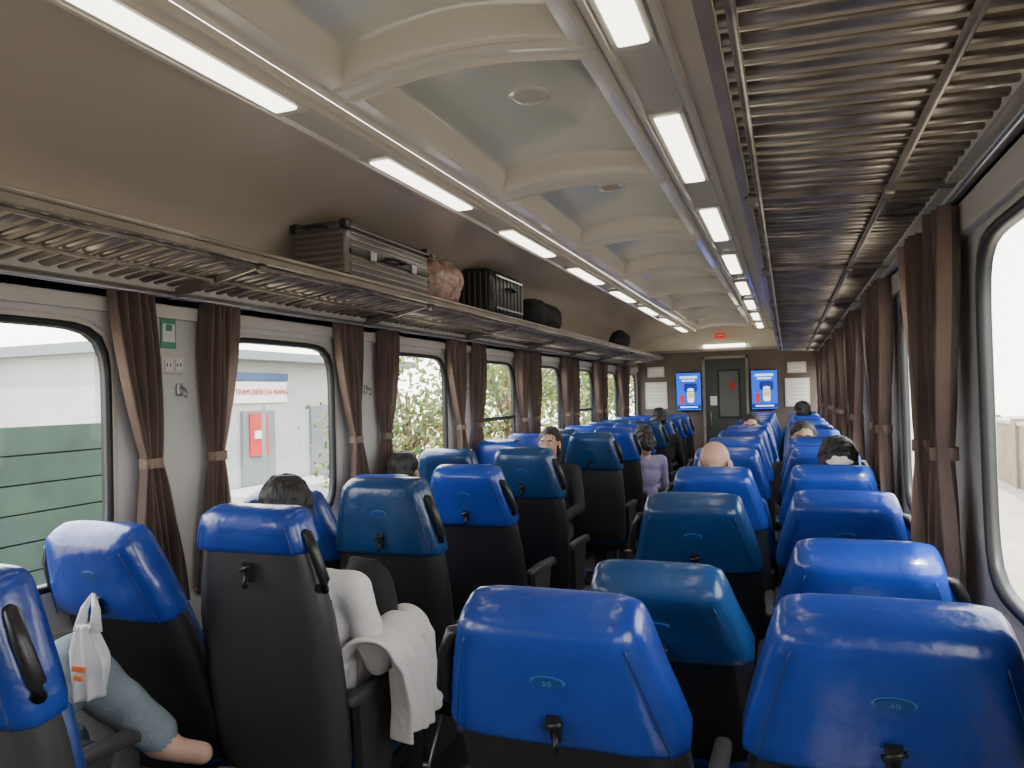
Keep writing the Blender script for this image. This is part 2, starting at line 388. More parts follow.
# ------------------------------------------------------------------ side walls + windows
def side(xw, sgn, name, zb, zt, off, ztop):
    wb = MB(); hw = 0.42; hh = (zt-zb)/2; zc = (zt+zb)/2
    for k in range(10):
        ya = Y0+k*MOD; yb = ya+MOD; yc = ya+MOD/2+off
        angs = sorted(set([2*math.pi*i/64 for i in range(64)] +
                          [math.atan2(z-zc, y-yc) % (2*math.pi) for y in (ya, yb) for z in (0, ztop)]))
        n = len(angs); inner = []; outer = []; rev = []
        for th in angs:
            dy, dz = sell(th, hw, hh)
            inner.append((xw, yc+dy, zc+dz)); rev.append((xw-sgn*0.02, yc+dy, zc+dz))
            c, s_ = math.cos(th), math.sin(th)
            t = 1e9
            if c > 1e-9: t = min(t, (yb-yc)/c)
            if c < -1e-9: t = min(t, (ya-yc)/c)
            if s_ > 1e-9: t = min(t, (ztop-zc)/s_)
            if s_ < -1e-9: t = min(t, (0-zc)/s_)
            outer.append((xw, yc+c*t, zc+s_*t))
        vs = outer+inner+rev; fs = []
        for i in range(n):
            j = (i+1) % n
            fs.append((i, j, n+j, n+i)); fs.append((n+i, n+j, 2*n+j, 2*n+i))
        wb.add(vs, fs, 'wall')
        w = MB(); N = 64
        def rg(e, dx): return [(xw+sgn*dx, yc+sell(2*math.pi*i/N, hw+e, hh+e)[0], zc+sell(2*math.pi*i/N, hw+e, hh+e)[1]) for i in range(N)]
        w.loft([rg(.034, .001), rg(.030, .008), rg(.012, .010)], 'trim', cap=False)
        w.loft([rg(.012, .008), rg(.008, .014), rg(-.006, .014), rg(-.012, .008), rg(-.014, -.016), rg(0, -.016)], 'rubber', cap=False)
        w.add([(xw-sgn*0.006, yc+sell(2*math.pi*i/N, hw-.012, hh-.012)[0], zc+sell(2*math.pi*i/N, hw-.012, hh-.012)[1]) for i in range(N)], [tuple(range(N))], 'glass')
        if k in (5, 7): w.box((xw-sgn*0.0, yc, zc-0.03), (0.02, 2*hw-.04, 0.03), 'rubber')
        w.obj('window_%d' % (k+1 if sgn > 0 else k+11))
        L = bpy.data.lights.new('window_portal', 'AREA'); L.shape = 'RECTANGLE'; L.size = hh*2; L.size_y = hw*2
        L.cycles.is_portal = True
        lo = bpy.data.objects.new('window_portal', L); COL.objects.link(lo)
        lo.location = (xw-sgn*0.05, yc, zc); lo.rotation_euler = (0, -sgn*math.pi/2, 0)
    wb.obj(name)
side(XL, 1, 'wall_left', 0.97, 1.83, 0.0, 2.06)
side(XR, -1, 'wall_right', 1.05, 1.91, 0.19, 2.06)

for xw, s_, n, z in ((XL, 1, 'trim_1', 1.93), (XR, -1, 'trim_2', 1.99)):
    t = MB()
    t.box((xw+s_*0.012, (Y0+Y1)/2, z), (0.024, Y1-Y0, 0.09), 'trim')
    t.box((xw+s_*0.02, (Y0+Y1)/2, z+0.05), (0.04, Y1-Y0, 0.012), 'rackrail')
    t.box((xw+s_*0.01, (Y0+Y1)/2, 0.80), (0.02, Y1-Y0, 0.03), 'trim')
    t.box((xw+s_*0.04, (Y0+Y1)/2, 0.14), (0.08, Y1-Y0, 0.16), 'rackrail')
    t.obj(n)

# ------------------------------------------------------------------ floor & ceiling
f = MB(); f.box((XC, (Y0+Y1)/2, -0.03), (XR-XL+.1, Y1-Y0, 0.06), 'floor'); f.obj('floor')
prof = [(-1.35, 2.04), (-1.35, 2.14), (-1.335, 2.22), (-1.29, 2.29), (-1.21, 2.35), (-1.08, 2.40), (-.92, 2.435),
        (-.76, 2.462), (-.64, 2.475)]
prof2 = [(-.64, 2.475), (-.632, 2.462), (-.615, 2.462), (-.607, 2.476), (-.485, 2.476), (-.478, 2.460), (-.462, 2.460), (-.455, 2.485), (-.445, 2.485), (-.44, 2.466), (-.425, 2.466), (-.42, 2.487)]
c = MB()
for sg in (-1, 1):
    for pf, sm in ((prof, True), (prof2, False)):
        pts = [(XC-sg*x, z) for x, z in pf]
        vs = [(x, y, z) for y in (Y0, Y1) for x, z in pts]; n = len(pts)
        c.add(vs, [(i, i+1, n+i+1, n+i) for i in range(n-1)], 'ceil' if sm else 'rib', sm)
RIB0 = 2.00
def sst(a, b, x):
    t = min(1, max(0, (x-a)/(b-a))); return t*t*(3-2*t)
xs = sorted(set([round(-0.42+0.84*i/30, 4) for i in range(31)]+[sx*round(0.42-q, 4) for sx in (-1, 1) for q in (0, .004, .012, .02, .055, .06, .065, .07, .075, .08, .085, .09, .10)]))
NX = len(xs)-1
yy = []
y = Y0
while y < Y1:
    yy.append(y)
    dr = abs((y-RIB0+MOD/2) % MOD-MOD/2)
    y += 0.006 if dr < 0.14 else 0.04
yy.append(Y1)
vs = []; fa = []; fb_ = []
pv = []
for y in yy:
    dr = abs((y-RIB0+MOD/2) % MOD-MOD/2)
    bead = -0.014*(sst(0.030, 0.034, dr)-sst(.044, .048, dr))
    for x in xs:
        e = 0.42-abs(x)
        r1 = sst(0.068, 0.096, dr); r2 = sst(.060, .088, e)
        base = 0.02*sst(0, 0.012, e)+0.05*math.cos(math.pi*x/0.86)
        bow = .055*math.cos(math.pi*x/.70)*math.cos(math.pi*(MOD/2-dr)/(MOD*1.05)) if abs(x) < .35 else 0
        vs.append((XC+x, y, 2.487+base+bead*sst(0, .05, e)+0.10*min(r1, r2)+max(0, bow)*r1))
        pv.append(min(r1, r2))
for j in range(len(yy)-1):
    for i in range(NX):
        a = j*(NX+1)+i; q = (a, a+1, a+NX+2, a+NX+1)
        (fa if min(pv[k] for k in q) > .93 else fb_).append(q)
o_ = len(c.v); c.add(vs, fa, 'recess', True)
i_ = c.mi('rib')
for q in fb_: c.f.append([o_+a for a in q]); c.m.append(i_); c.sm.append(True)
c.obj('ceiling')
for k in range(-2, 7):
    v = MB(); yc = RIB0+MOD/2+k*MOD
    v.loft([[(rr*math.cos(t*math.pi/14), rr*math.sin(t*math.pi/14), zz) for t in range(28)] for rr, zz in ((.085, .012), (.085, -.002), (.072, -.006), (.068, -.001), (.02, -.001))], 'recess', smooth=False)
    for q in range(-4, 5): v.box((0, q*0.012, -0.002), (0.1, 0.003, 0.003), 'band')
    v.obj('ceiling_vent', (XC, yc, 2.703))
for k in range(-2, 7):
    for sx in (-0.545, 0.545):
        l = MB(); yc = 2.87+k*1.36
        if yc > Y1-0.6: continue
        l.box((0, 0, 0.006), (0.115, 0.88, 0.018), 'trim')
        l.rbox((0, 0, -0.004), (0.082, 0.80, 0.014), 'lamp', e=0.004)
        l.obj('ceiling_lamp', (XC+sx, yc, 2.466))

# ------------------------------------------------------------------ racks
def rack(xw, s_, xf, zb, zf, name, tubes, brackets=True):
    r = MB(); ya = Y0+.02; L = Y1-0.4-ya; ym = ya+L/2
    d = Vector((xf-xw, 0, zf-zb))
    y = ya+0.03
    rnd = random.Random(3)
    while y < ya+L:
        pts = [Vector((xw, y, zb))+d*0.04, Vector((xw, y, zb))+d*0.97]
        w, h = 0.021, 0.008
        tl = rnd.uniform(-.25, .25); ct, st = math.cos(tl), math.sin(tl)
        rings = []
        for p in pts:
            ring = []
            for i in range(8):
                a = i*math.pi/4; yy_, zz_ = w*math.cos(a), h*math.sin(a)
                ring.append(p+Vector((0, yy_*ct-zz_*st, yy_*st+zz_*ct)))
            rings.append(ring)
        r.loft(rings, 'rack')
        y += 0.064
    r.box((xf, ym, zf+0.0), (0.022, L, 0.022), 'rackrail')
    r.tube([(xf, ya, zf+0.022), (xf, ya+L, zf+0.022)], 0.011, 'rackrail')
    p = Vector((xw, ya, zb))+d*.93
    r.tube([p+Vector((0, 0, -.012)), p+Vector((0, L, -.012))], 0.008, 'rack')
    r.box((xw+s_*0.03, ym, zb), (0.06, L, 0.03), 'trim')
    r.box((xw+s_*0.012, ym, zb-0.03), (0.024, L, 0.07), 'trim')
    for fr, rd in tubes:
        p = Vector((xw, ya, zb-0.018))+d*fr
        r.tube([p, p+Vector((0, L, 0))], rd, 'rackrail')
    k = 0
    while True:
        yb = 2.21+(k-3)*MOD; k += 1
        if yb > Y1-0.5: break
        if yb < ya: continue
        a = Vector((xw, yb, zb-0.02)); b = Vector((xf, yb, zf-0.01))
        hb = .03 if brackets else .006
        r.loft([[a+Vector((0, dy, dz)) for dy, dz in ((-.007, -hb), (.007, -hb), (.007, .01), (-.007, .01))],
                [b+Vector((0, dy, dz)) for dy, dz in ((-.007, -.006), (.007, -.006), (.007, .01), (-.007, .01))]], 'rack', smooth=False)
        for fr, rd in tubes:
            m = Vector((xw, yb, zb-0.018))+d*fr
            r.rbox((m.x, m.y, m.z-0.004), (0.03, 0.05, 0.03), 'rack', e=0.008)
        m = a+(b-a)*0.96
        r.rbox((m.x, m.y, m.z-0.012), (0.03, 0.035, 0.03), 'rack', e=0.008)
    r.obj(name)
rack(XL, 1, -1.77, 2.00, 2.065, 'luggage_rack', ((.5, .007),))
rack(XR, -1, -0.10, 2.09, 2.11, 'luggage_rack', ((.34, .010),), False)

# ------------------------------------------------------------------ curtains
def curtain(xw, s_, yc, drift, zt, ztie, zb, w=0.21, ph=0.0):
    m = MB(); nu, nv = 48, 34; vs = []
    for j in range(nv+1):
        z = zt+(zb-zt)*j/nv
        if z > ztie:
            t = (zt-z)/(zt-ztie); ww = w*(1-0.62*t**2.2); cc = yc+drift*0.55*t
        else:
            t = (ztie-z)/(ztie-zb); ww = w*(0.38+0.62*math.sin(t*math.pi/2)**0.8); cc = yc+drift*(0.55+.45*t)
        am = 0.010+0.020*(ww/w)
        for i in range(nu+1):
            u = i/nu
            vs.append((xw+s_*(0.06+am*math.sin(u*2*math.pi*5+ph+0.6*math.sin(z*3+ph))+0.01*math.sin(u*9+z*5+ph)), cc+(u-.5)*ww, z))
    fs = [(j*(nu+1)+i, j*(nu+1)+i+1, (j+1)*(nu+1)+i+1, (j+1)*(nu+1)+i) for j in range(nv) for i in range(nu)]
    m.add(vs, fs, 'curtain', True)
    yt = yc+drift*0.55
    m.loft([[(xw+s_*(0.06+0.036*math.cos(a)), yt+0.046*math.sin(a), ztie+dz) for a in [i*math.pi/8 for i in range(16)]] for dz in (-.018, -.01, .012, .018)], 'tie', cap=False)
    m.obj('window_curtain')
for k in range(-2, 7):
    p = 2.21+k*MOD
    curtain(XL, 1, p-0.20, 0.12, 1.955, 1.34, 0.80, ph=k)
    curtain(XL, 1, p+0.225, -0.05, 1.955, 1.34, 0.80, w=.18, ph=k+2)
    p = 2.44+k*MOD
    curtain(XR, -1, p-0.12, 0.04, 2.02, 1.36, 0.92, w=0.25, ph=k)
    if p+0.2 < Y1-.1: curtain(XR, -1, p+0.24, -0.04, 2.02, 1.36, 0.92, w=0.24, ph=k+1.3)
for xw, s_, z in ((XL, 1, 1.965), (XR, -1, 2.03)):
    t = MB(); t.tube([(xw+s_*0.055, Y0, z), (xw+s_*0.055, Y1, z)], 0.009, 'steel'); t.obj('curtain_rod')

# ------------------------------------------------------------------ pillar fittings
s = MB()
s.box((0, 0, 0), (0.004, 0.075, 0.12), 'green'); s.box((0.003, 0, 0.0), (0.003, 0.06, 0.07), 'paper'); s.box((0.004, 0, 0.02), (0.003, 0.03, 0.025), 'green')
s.obj('safety_sticker', (XL+0.004, 2.22, 1.83))
s = MB(); s.rbox((0, 0, 0), (0.02, 0.11, 0.07), 'trim', e=0.005)
for dy in (-.025, .025):
    s.box((0.012, dy, 0), (0.004, 0.035, 0.04), 'paper')
    for q in (-.008, .008): s.box((0.0145, dy+q, 0), (0.003, 0.003, 0.014), 'black')
s.obj('power_outlet', (XL+0.012, 2.225, 1.705))
for k in range(-1, 6):
    h = MB(); h.rbox((0.006, 0, 0), (0.012, 0.03, 0.05), 'steel', e=0.004)
    h.tube([(0.01, 0, 0.01), (0.035, 0, 0.0), (0.045, 0, -0.015), (0.04, 0, -0.03), (0.03, 0, -0.025)], 0.005, 'steel')
    h.obj('coat_hook', (XL+0.001, 2.27+k*MOD, 1.61))

# ------------------------------------------------------------------ end walls
e = MB(); e.box((XC, Y1+0.03, 1.35), (2.78, 0.06, 2.7), 'cream'); e.obj('wall_front')
e = MB(); e.box((XC, Y0-0.03, 1.35), (2.78, 0.06, 2.7), 'cream'); e.obj('wall_back')
e = MB()
for x0, x1 in ((XL, XC-0.34), (XC+0.34, XR)):
    e.box(((x0+x1)/2, Y1-0.02, 1.08), (x1-x0, 0.04, 2.16), 'endwood')
e.box((XC, Y1-0.02, 2.12), (0.68, 0.04, 0.08), 'endwood')
e.box((XC, Y1-0.03, 2.18), (2.68, 0.06, 0.04), 'rackrail')
e.obj('partition_panel')
d = MB()
d.box((0, 0, 1.04), (0.60, 0.04, 2.08), 'doorm'); d.box((0.05, -0.024, 1.5), (0.34, 0.01, 0.75), 'black'); d.box((0.05, -0.03, 1.5), (0.28, 0.006, 0.69), 'doorglass')
for sx in (-.32, .32): d.box((sx, -0.01, 1.04), (0.04, 0.08, 2.08), 'rackrail')
d.box((0, -0.01, 2.06), (.68, .08, .04), 'rackrail')
d.tube([(-0.22, -0.03, 1.0), (-0.22, -0.07, 1.02), (-0.22, -0.07, 1.2), (-0.22, -0.03, 1.22)], 0.01, 'steel')
d.box((-0.18, -0.034, 1.4), (0.10, 0.004, 0.14), 'paper'); d.box((0.10, -0.036, 1.62), (0.08, 0.004, 0.10), 'redp')
d.obj('door_1', (XC, Y1-0.03, 0))
d = MB(); d.box((0, 0, 1.04), (0.60, 0.04, 2.08), 'doorm'); d.box((0, 0.024, 1.5), (0.36, 0.01, 0.75), 'black')
for sx in (-.32, .32): d.box((sx, 0.01, 1.04), (0.04, 0.08, 2.08), 'rackrail')
d.obj('door_2', (XC, Y0+0.03, 0))
def tv(x):
    t = MB(); t.rbox((0, 0, 0), (0.41, 0.06, 0.62), 'black', e=0.01)
    t.box((0, -0.032, 0), (0.365, 0.006, 0.57), 'screen')
    t.box((0.0, -0.037, 0.22), (0.26, 0.003, 0.035), 'screenw'); t.box((0.0, -0.037, 0.17), (0.20, 0.003, 0.025), 'screenw')
    t.rbox((0.03, -0.037, -0.06), (0.10, 0.006, 0.22), 'screenw', axis='z', e=0.03); t.box((0.03, -0.042, -0.06), (0.09, 0.004, 0.08), 'screeny')
    t.rbox((0.03, -0.036, .06), (0.20, 0.004, 0.13), 'screend', axis='z', e=0.03)
    t.box((-0.1, -0.037, -0.12), (0.06, 0.003, 0.14), 'red'); t.box((0, -0.037, -0.24), (0.36, 0.003, 0.06), 'screend'); t.box((0, -0.04, -0.24), (0.26, 0.003, 0.02), 'screenw')
    t.obj('wall_display_screen', (x, Y1-0.10, 1.55))
tv(-1.44); tv(-0.33)
for x, w, z, hh_ in ((-1.95, 0.34, 1.5, .42), (0.13, 0.34, 1.5, .42), (-1.95, .26, 1.87, .16), (.13, .26, 1.87, .16)):
    n = MB(); n.box((0, 0, 0), (w, 0.02, hh_), 'trim'); n.box((0, -0.012, 0), (w-.05, 0.004, hh_-.06), 'paper')
    for q in range(int(hh_/.08)): n.box((0, -0.016, hh_/2-.09-q*0.055), (w-.12, 0.003, 0.012), 'band')
    n.obj('notice_board', (x, Y1-0.055, z))
t = MB(); t.box((0, 0, 0.02), (0.68, 0.05, 0.03), 'trim'); t.rbox((0, -0.01, -0.01), (0.62, 0.05, 0.04), 'endtube', axis='x', e=0.01); t.obj('end_wall_lamp', (XC, Y1-0.06, 2.25))
t = MB(); t.rbox((0, 0, 0), (0.16, 0.03, 0.075), 'red', e=0.005); t.box((0, -0.017, 0), (0.11, 0.003, 0.02), 'paper'); t.obj('exit_sign', (XC-0.06, Y1-0.03, 2.40))

# ------------------------------------------------------------------ seats
seat_cache = {}
def seat_mesh(rec, side, cover, short, shell):
    key = (rec, side, cover, short, shell)
    if key in seat_cache: return seat_cache[key]
    m = MB(); r = rad(rec)
    up = Vector((0, -math.sin(r), math.cos(r))); fw = Vector((0, math.cos(r), math.sin(r)))
    def P(x, h, o): return HINGE+Vector((x, 0, 0))+up*h+fw*(o+0.015*max(0, (h-0.55)/0.27)**2)
    def ring(h, w, t, o=0, n=4.5, N=48):
        out = []
        for j in range(N):
            th = 2*math.pi*j/N
            a, b = sell(th, w/2, t/2, n)
            out.append(P(a, h, b+o))
        return out
    S = [(-0.06, .36, .05), (-0.03, .42, .085), (.05, .455, .10), (.2, .468, .105), (.36, .47, .105), (.5, .458, .10), (.60, .42, .095), (.70, .375, .09), (.76, .34, .085)]
    m.loft([ring(*q) for q in S], shell)
    C0 = 0.71 if short else 0.545
    W = [(.30, .47), (.5, .462), (.56, .450), (.64, .415), (.72, .372), (.78, .338), (.81, .322), (.9, .28)]
    def wid(h):
        for (a, wa), (b, wb) in zip(W, W[1:]):
            if a <= h <= b: return wa+(wb-wa)*(h-a)/(b-a)
        return W[0][1]
    cs = [(C0, wid(C0)+.006, .102), (C0+0.004, wid(C0)+.018, .118), (C0+.02, wid(C0+.02)+.024, .128)]
    h = C0+.05
    while h < .790:
        cs.append((h, wid(h)+.024, .130)); h += .025
    cs += [(.800, wid(.800)+.021, .128), (.813, wid(.81)+.014, .119), (.822, .320, .100), (.829, .300, .070), (.832, .265, .03)]
    m.loft([ring(a, b, c_, n=5.5) for a, b, c_ in cs], cover)
    hs = [C0+.01+i*(0.796-C0-.01)/10 for i in range(11)]
    for sx in (-1, 1): m.tube([P(sx*(wid(h)/2-0.016), h, -0.0642) for h in hs], 0.0018, 'seam', seg=6)
    if not short:
        bh = .715
        for rr, o, k in ((1.0, -0.0665, 'badgerim'), (0.88, -0.069, 'badge')):
            ri = [P(.033*rr*math.cos(a), bh+.013*rr*math.sin(a), o) for a in [i*math.pi/12 for i in range(24)]]
            ro = [P(.033*rr*math.cos(a), bh+.013*rr*math.sin(a), o+.004) for a in [i*math.pi/12 for i in range(24)]]
            m.loft([ro, ri], k, smooth=False)
    hh = .61 if not short else .655
    oo = -0.066 if not short else -0.052
    m.loft([[P(a, hh+b, oo) for a, b in ((-.014, .028), (.014, .028), (.010, -.03), (-.010, -.03))], [P(a, hh+b, oo-.012) for a, b in ((-.012, .026), (.012, .026), (.008, -.028), (-.008, -.028))]], 'black', smooth=False)
    m.tube([P(0, hh, oo-.01), P(0.004, hh-.012, oo-.022), P(0.0, hh-.032, oo-.030), P(0, hh-.04, oo-.022), P(0, hh-.034, oo-.014)], .0055, 'black')
    m.tube([P(-.018, hh+.008, oo-.012), P(.018, hh+.022, oo-.012)], .006, 'black')
    m.loft([ring(.08, .30, .04, .055), ring(.10, .38, .07, .055), ring(.3, .40, .07, .055), ring(.52, .38, .07, .055), ring(.55, .33, .05, .052)], 'cushion')
    x0 = side*(wid(.66)/2+.004)
    m.tube([P(x0-side*.02, .60, -.01), P(x0+side*.030, .605, -.02), P(x0+side*.034, .63, -.022), P(x0+side*.010, .72, -.026), P(x0-side*.010, .765, -.022), P(x0-side*.05, .768, -.01)], [.013, .015, .016, .016, .014, .012], 'black', seg=10)
    def yr(y, w, zt, zb):
        return [Vector((sell(2*math.pi*j/28, w/2, (zt-zb)/2, 4)[0], y, (zt+zb)/2+sell(2*math.pi*j/28, w/2, (zt-zb)/2, 4)[1])) for j in range(28)]
    m.loft([yr(.10, .40, .44, .36), yr(.13, .43, .46, .33), yr(.35, .435, .455, .33), yr(.52, .43, .475, .34), yr(.575, .42, .46, .36), yr(.59, .38, .44, .38)], 'cushion')
    m.box((0, .33, .31), (.40, .40, .05), 'black')
    m.box((0, .33, .16), (.10, .30, .30), 'shellg'); m.box((0, .33, .015), (.34, .40, .03), 'shellg')
    for sx in (-1, 1):
        x = sx*.236
        def ar(y, w, h, z): return [Vector((x+sell(2*math.pi*j/16, w/2, h/2, 3)[0], y, z+sell(2*math.pi*j/16, w/2, h/2, 3)[1])) for j in range(16)]
        m.loft([ar(.10, .02, .02, .645), ar(.115, .04, .04, .645), ar(.3, .044, .045, .645), ar(.47, .044, .045, .635), ar(.50, .034, .035, .625), ar(.508, .015, .015, .62)], 'arm')
        m.loft([[Vector((x+a, y, z)) for a, y, z in ((-.014, .14, .63), (.014, .14, .63), (.014, .42, .63), (-.014, .42, .63))],
                [Vector((x+a, y, z)) for a, y, z in ((-.014, .16, .32), (.014, .16, .32), (.014, .30, .32), (-.014, .30, .32))]], 'shellg', smooth=False)
    m.tube([(-.16, .10, .30), (-.17, -.02, .16), (.17, -.02, .16), (.16, .10, .30)], .012, 'steel')
    me = m.mesh('passenger_seat'); seat_cache[key] = me
    return me
def seat(x, yt, rec=12, side=1, cover='royal', short=False, shell='shell', facing=1, num=None):
    o = bpy.data.objects.new('passenger_seat', seat_mesh(rec, side*facing, cover, short, shell)); COL.objects.link(o)
    ly = HINGE.y-.83*math.sin(rad(rec))
    if facing > 0: o.location = (x, yt-ly, 0)
    else: o.location = (x, yt+ly, 0); o.rotation_euler = (0, 0, math.pi)
    if num:
        cu = bpy.data.curves.new('seat_number', 'FONT'); cu.body = num; cu.size = .018; cu.align_x = 'CENTER'; cu.align_y = 'CENTER'; cu.extrude = .0005
        t = bpy.data.objects.new('seat_number', cu); COL.objects.link(t); t.data.materials.append(M['badgerim']); t.parent = o
        r = rad(rec); up = Vector((0, -math.sin(r), math.cos(r))); fw = Vector((0, math.cos(r), math.sin(r)))
        t.location = HINGE+up*.715+fw*(-.0655)
        t.rotation_euler = (math.pi/2+r, 0, 0)
    return o
LY = [1.0, 1.76, 2.52, 3.30, 4.10, 4.98, 5.70, 6.48, 7.26, 8.04, 8.82, 9.60, 10.38]
for i, y in enumerate(LY):
    kw = dict(rec=10, side=1)
    if i == 0: seat(-1.565, y-.03, **kw, shell='shellg', cover='royal')
    elif i == 1: seat(XLA-.025, y+.02, **kw, short=True, shell='shellg')
    elif i == 2: seat(XLA-.015, y, **kw, cover='teal')
    elif i == 3: seat(XLA-.02, y, rec=19, side=1)
    elif i == 5: pass
    else: seat(XLA, y, **kw, cover='teal' if i in (4, 6, 9) else 'royal', shell='shellg' if i == 6 else 'shell')
    if i == 1: seat(XLW+.0, y-.12, rec=24, side=-1)
    elif i == 2: seat(XLW, y, rec=26, side=-1)
    elif i == 3: seat(XLW, y, rec=30, side=-1)
    elif i == 4: seat(XLW-.0, y, rec=14, side=-1, cover='teal')
    elif i == 6: seat(XLW, y, rec=10, side=-1, facing=-1)
    else: seat(XLW, y, rec=14, side=-1, cover='teal' if i % 3 == 1 else 'royal')
RY = [(1.27, 1.30, 26, 23), (1.93, 2.08, 39, 32), (2.75, 2.84, 28, 27), (3.55, 3.64, 25, 24), (4.36, 4.40, 18, 18), (5.14, 5.16, 14, 14), (6.02, 6.02, 10, 10),
      (6.75, 6.75, 12, 12), (7.6, 7.6, 10, 10), (8.3, 8.3, 12, 12), (9.08, 9.08, 12, 12), (9.86, 9.86, 10, 10), (10.6, 10.6, 10, 10)]
for i, (ya, yw, ra, rw) in enumerate(RY):
    fc = -1 if i in (6, 8) else 1
    seat(XRA-(.08 if i == 0 else 0), ya, ra, -1, 'teal' if i in (1, 2) else 'royal', facing=fc, num='50' if i == 0 else None)
    seat(XRW-(.035 if i == 0 else 0), yw, rw, 1, 'royal', facing=fc, num='49' if i == 0 else None)

t = MB(); t.rbox((0, 0, .72), (0.42, 0.34, 0.025), 'trim', axis='x', e=0.01); t.tube([(-.1, 0, 0), (-.1, 0, .71)], .02, 'steel'); t.box((-.1, 0, .01), (.2, .2, .02), 'steel')
t.obj('folding_table', (-1.72, 4.72, 0))

s = MB(); s.loft([[(.055*math.cos(a)*(1+.12*math.sin(a*7)), dy, .035*math.sin(a)*(1+.12*math.sin(a*7))) for a in [i*math.pi/20 for i in range(40)]] for dy in (-.012, 0, .012)], 'white')
s.obj('hair_scrunchie', (XRW+.045, hipY(3.64, 22)-.04-.055-.158, 1.19))

# draped jacket over the aisle armrest / forearm
m = MB(); nu, nv = 46, 60; vs = []
for j in range(nv+1):
    v = j/nv
    for i in range(nu+1):
        u = i/nu; yv = (u-.5)*.38
        s_ = (v-.42)*.62
        fold = .020*math.sin(u*19+v*3)+.010*math.sin(u*37+2*v)
        R = .085
        if abs(s_) < R*1.4:
            a = s_/R; x = R*math.sin(a); z = R*math.cos(a)+fold*.6
            x += fold*.2
        else:
            sg = 1 if s_ > 0 else -1; ov = abs(s_)-R*1.4
            x = sg*(R*math.sin(1.4)+ov*.12+fold*(1+ov*4)); z = R*math.cos(1.4)-ov+.02*math.sin(u*7)*ov*4
        vs.append((x+.01*noise.noise(Vector((u*6, v*6, 1))), yv*(1+.15*math.sin(v*5)), z+.018*noise.noise(Vector((u*5, v*5, 3)))))
fs = [(j*(nu+1)+i, j*(nu+1)+i+1, (j+1)*(nu+1)+i+1, (j+1)*(nu+1)+i) for j in range(nv) for i in range(nu)]
m.add(vs, fs, 'white', True)
jo = m.obj('draped_jacket', (-1.27, 2.15, .715), (0, 0, .2))
sd = jo.modifiers.new('t', 'SOLIDIFY'); sd.thickness = .012; sb = jo.modifiers.new('s', 'SUBSURF'); sb.levels = 1; sb.render_levels = 1

# shopping bag hung on hook
b = MB(); rings = []
for i in range(19):
    t = i/18; z = -.20+.20*t; ww = .068*math.sin(min(1, .45+t*1.0)*math.pi/2)*(1-.50*max(0, t-.6)/.4); dd = .035*(1-.7*t)+.006
    rings.append([(ww*math.cos(a)*(1+.14*math.sin(a*5+t*9)), dd*math.sin(a)*(1+.25*math.sin(a*7+t*6)), z) for a in [j*math.pi/20 for j in range(40)]])
b.loft(rings, 'bagw')
b.tube([(-.03, 0, -.02), (-.022, .01, .04), (0, .02, .08)], [.018, .011, .006], 'bagw'); b.tube([(.03, 0, -.02), (.022, .01, .04), (0, .02, .08)], [.018, .011, .006], 'bagw')
b.box((.012, -.040, -.11), (.045, .006, .016), 'orange'); b.box((.012, -.041, -.135), (.03, .006, .012), 'orange')
b.obj('plastic_shopping_bag', (-1.865, 1.535, 0.94))

# luggage
m = MB(); w, l, h = .30, .80, .28
m.rbox((0, 0, h/2), (w, l, h), 'alu', e=.03, n=8)
n = 9
for i in range(n):
    z = .03+i*(h-.06)/(n-1)
    m.rbox((w/2+.001, 0, z), (.006, l-.06, .010), 'aludk', e=.002, N=12); m.rbox((0, -l/2-.001, z), (w-.05, .006, .010), 'aludk', axis='x', e=.002, N=12)
for i in range(7): m.rbox((-w/2+.04+i*(w-.08)/6, 0, h+.001), (.010, l-.06, .006), 'aludk', e=.002, N=12)
for sx in (-1, 1):
    for sy in (-1, 1):
        for z in (.02, h-.02): m.rbox((sx*(w/2-.018), sy*(l/2-.018), z), (.046, .046, .046), 'hard', e=.012)
m.box((w/2+.004, 0, h/2), (.012, l-.04, .018), 'hard')
for y in (-.2, .2): m.rbox((w/2+.012, y, h/2), (.012, .05, .05), 'steel', e=.004)
m.tube([(w/2, -.07, h/2+.01), (w/2+.04, -.065, h/2+.01), (w/2+.04, .065, h/2+.01), (w/2, .07, h/2+.01)], .009, 'hard')
m.tube([(-.05, -l/2, h-.03), (-.05, -l/2-.03, h-.03), (.05, -l/2-.03, h-.03), (.05, -l/2, h-.03)], .008, 'hard')
m.obj('aluminium_suitcase', (-1.955, 3.2, 2.076))
m = MB(); m.rbox((0, 0, .16), (.25, .62, .32), 'hard', e=.03, n=6)
for i in range(8): m.rbox((.126, -.24+i*.068, .16), (.008, .014, .26), 'shellg', axis='z', e=.003, N=10)
for i in range(5): m.rbox((-.08+i*.04, -.311, .16), (.014, .008, .26), 'shellg', axis='z', e=.003, N=10)
for z in (.06, .27): m.box((.13, 0, z), (.008, .5, .012), 'steel')
m.tube([(.12, -.07, .2), (.16, -.06, .2), (.16, .06, .2), (.12, .07, .2)], .009, 'black')
m.obj('black_suitcase', (-1.90, 4.75, 2.076))

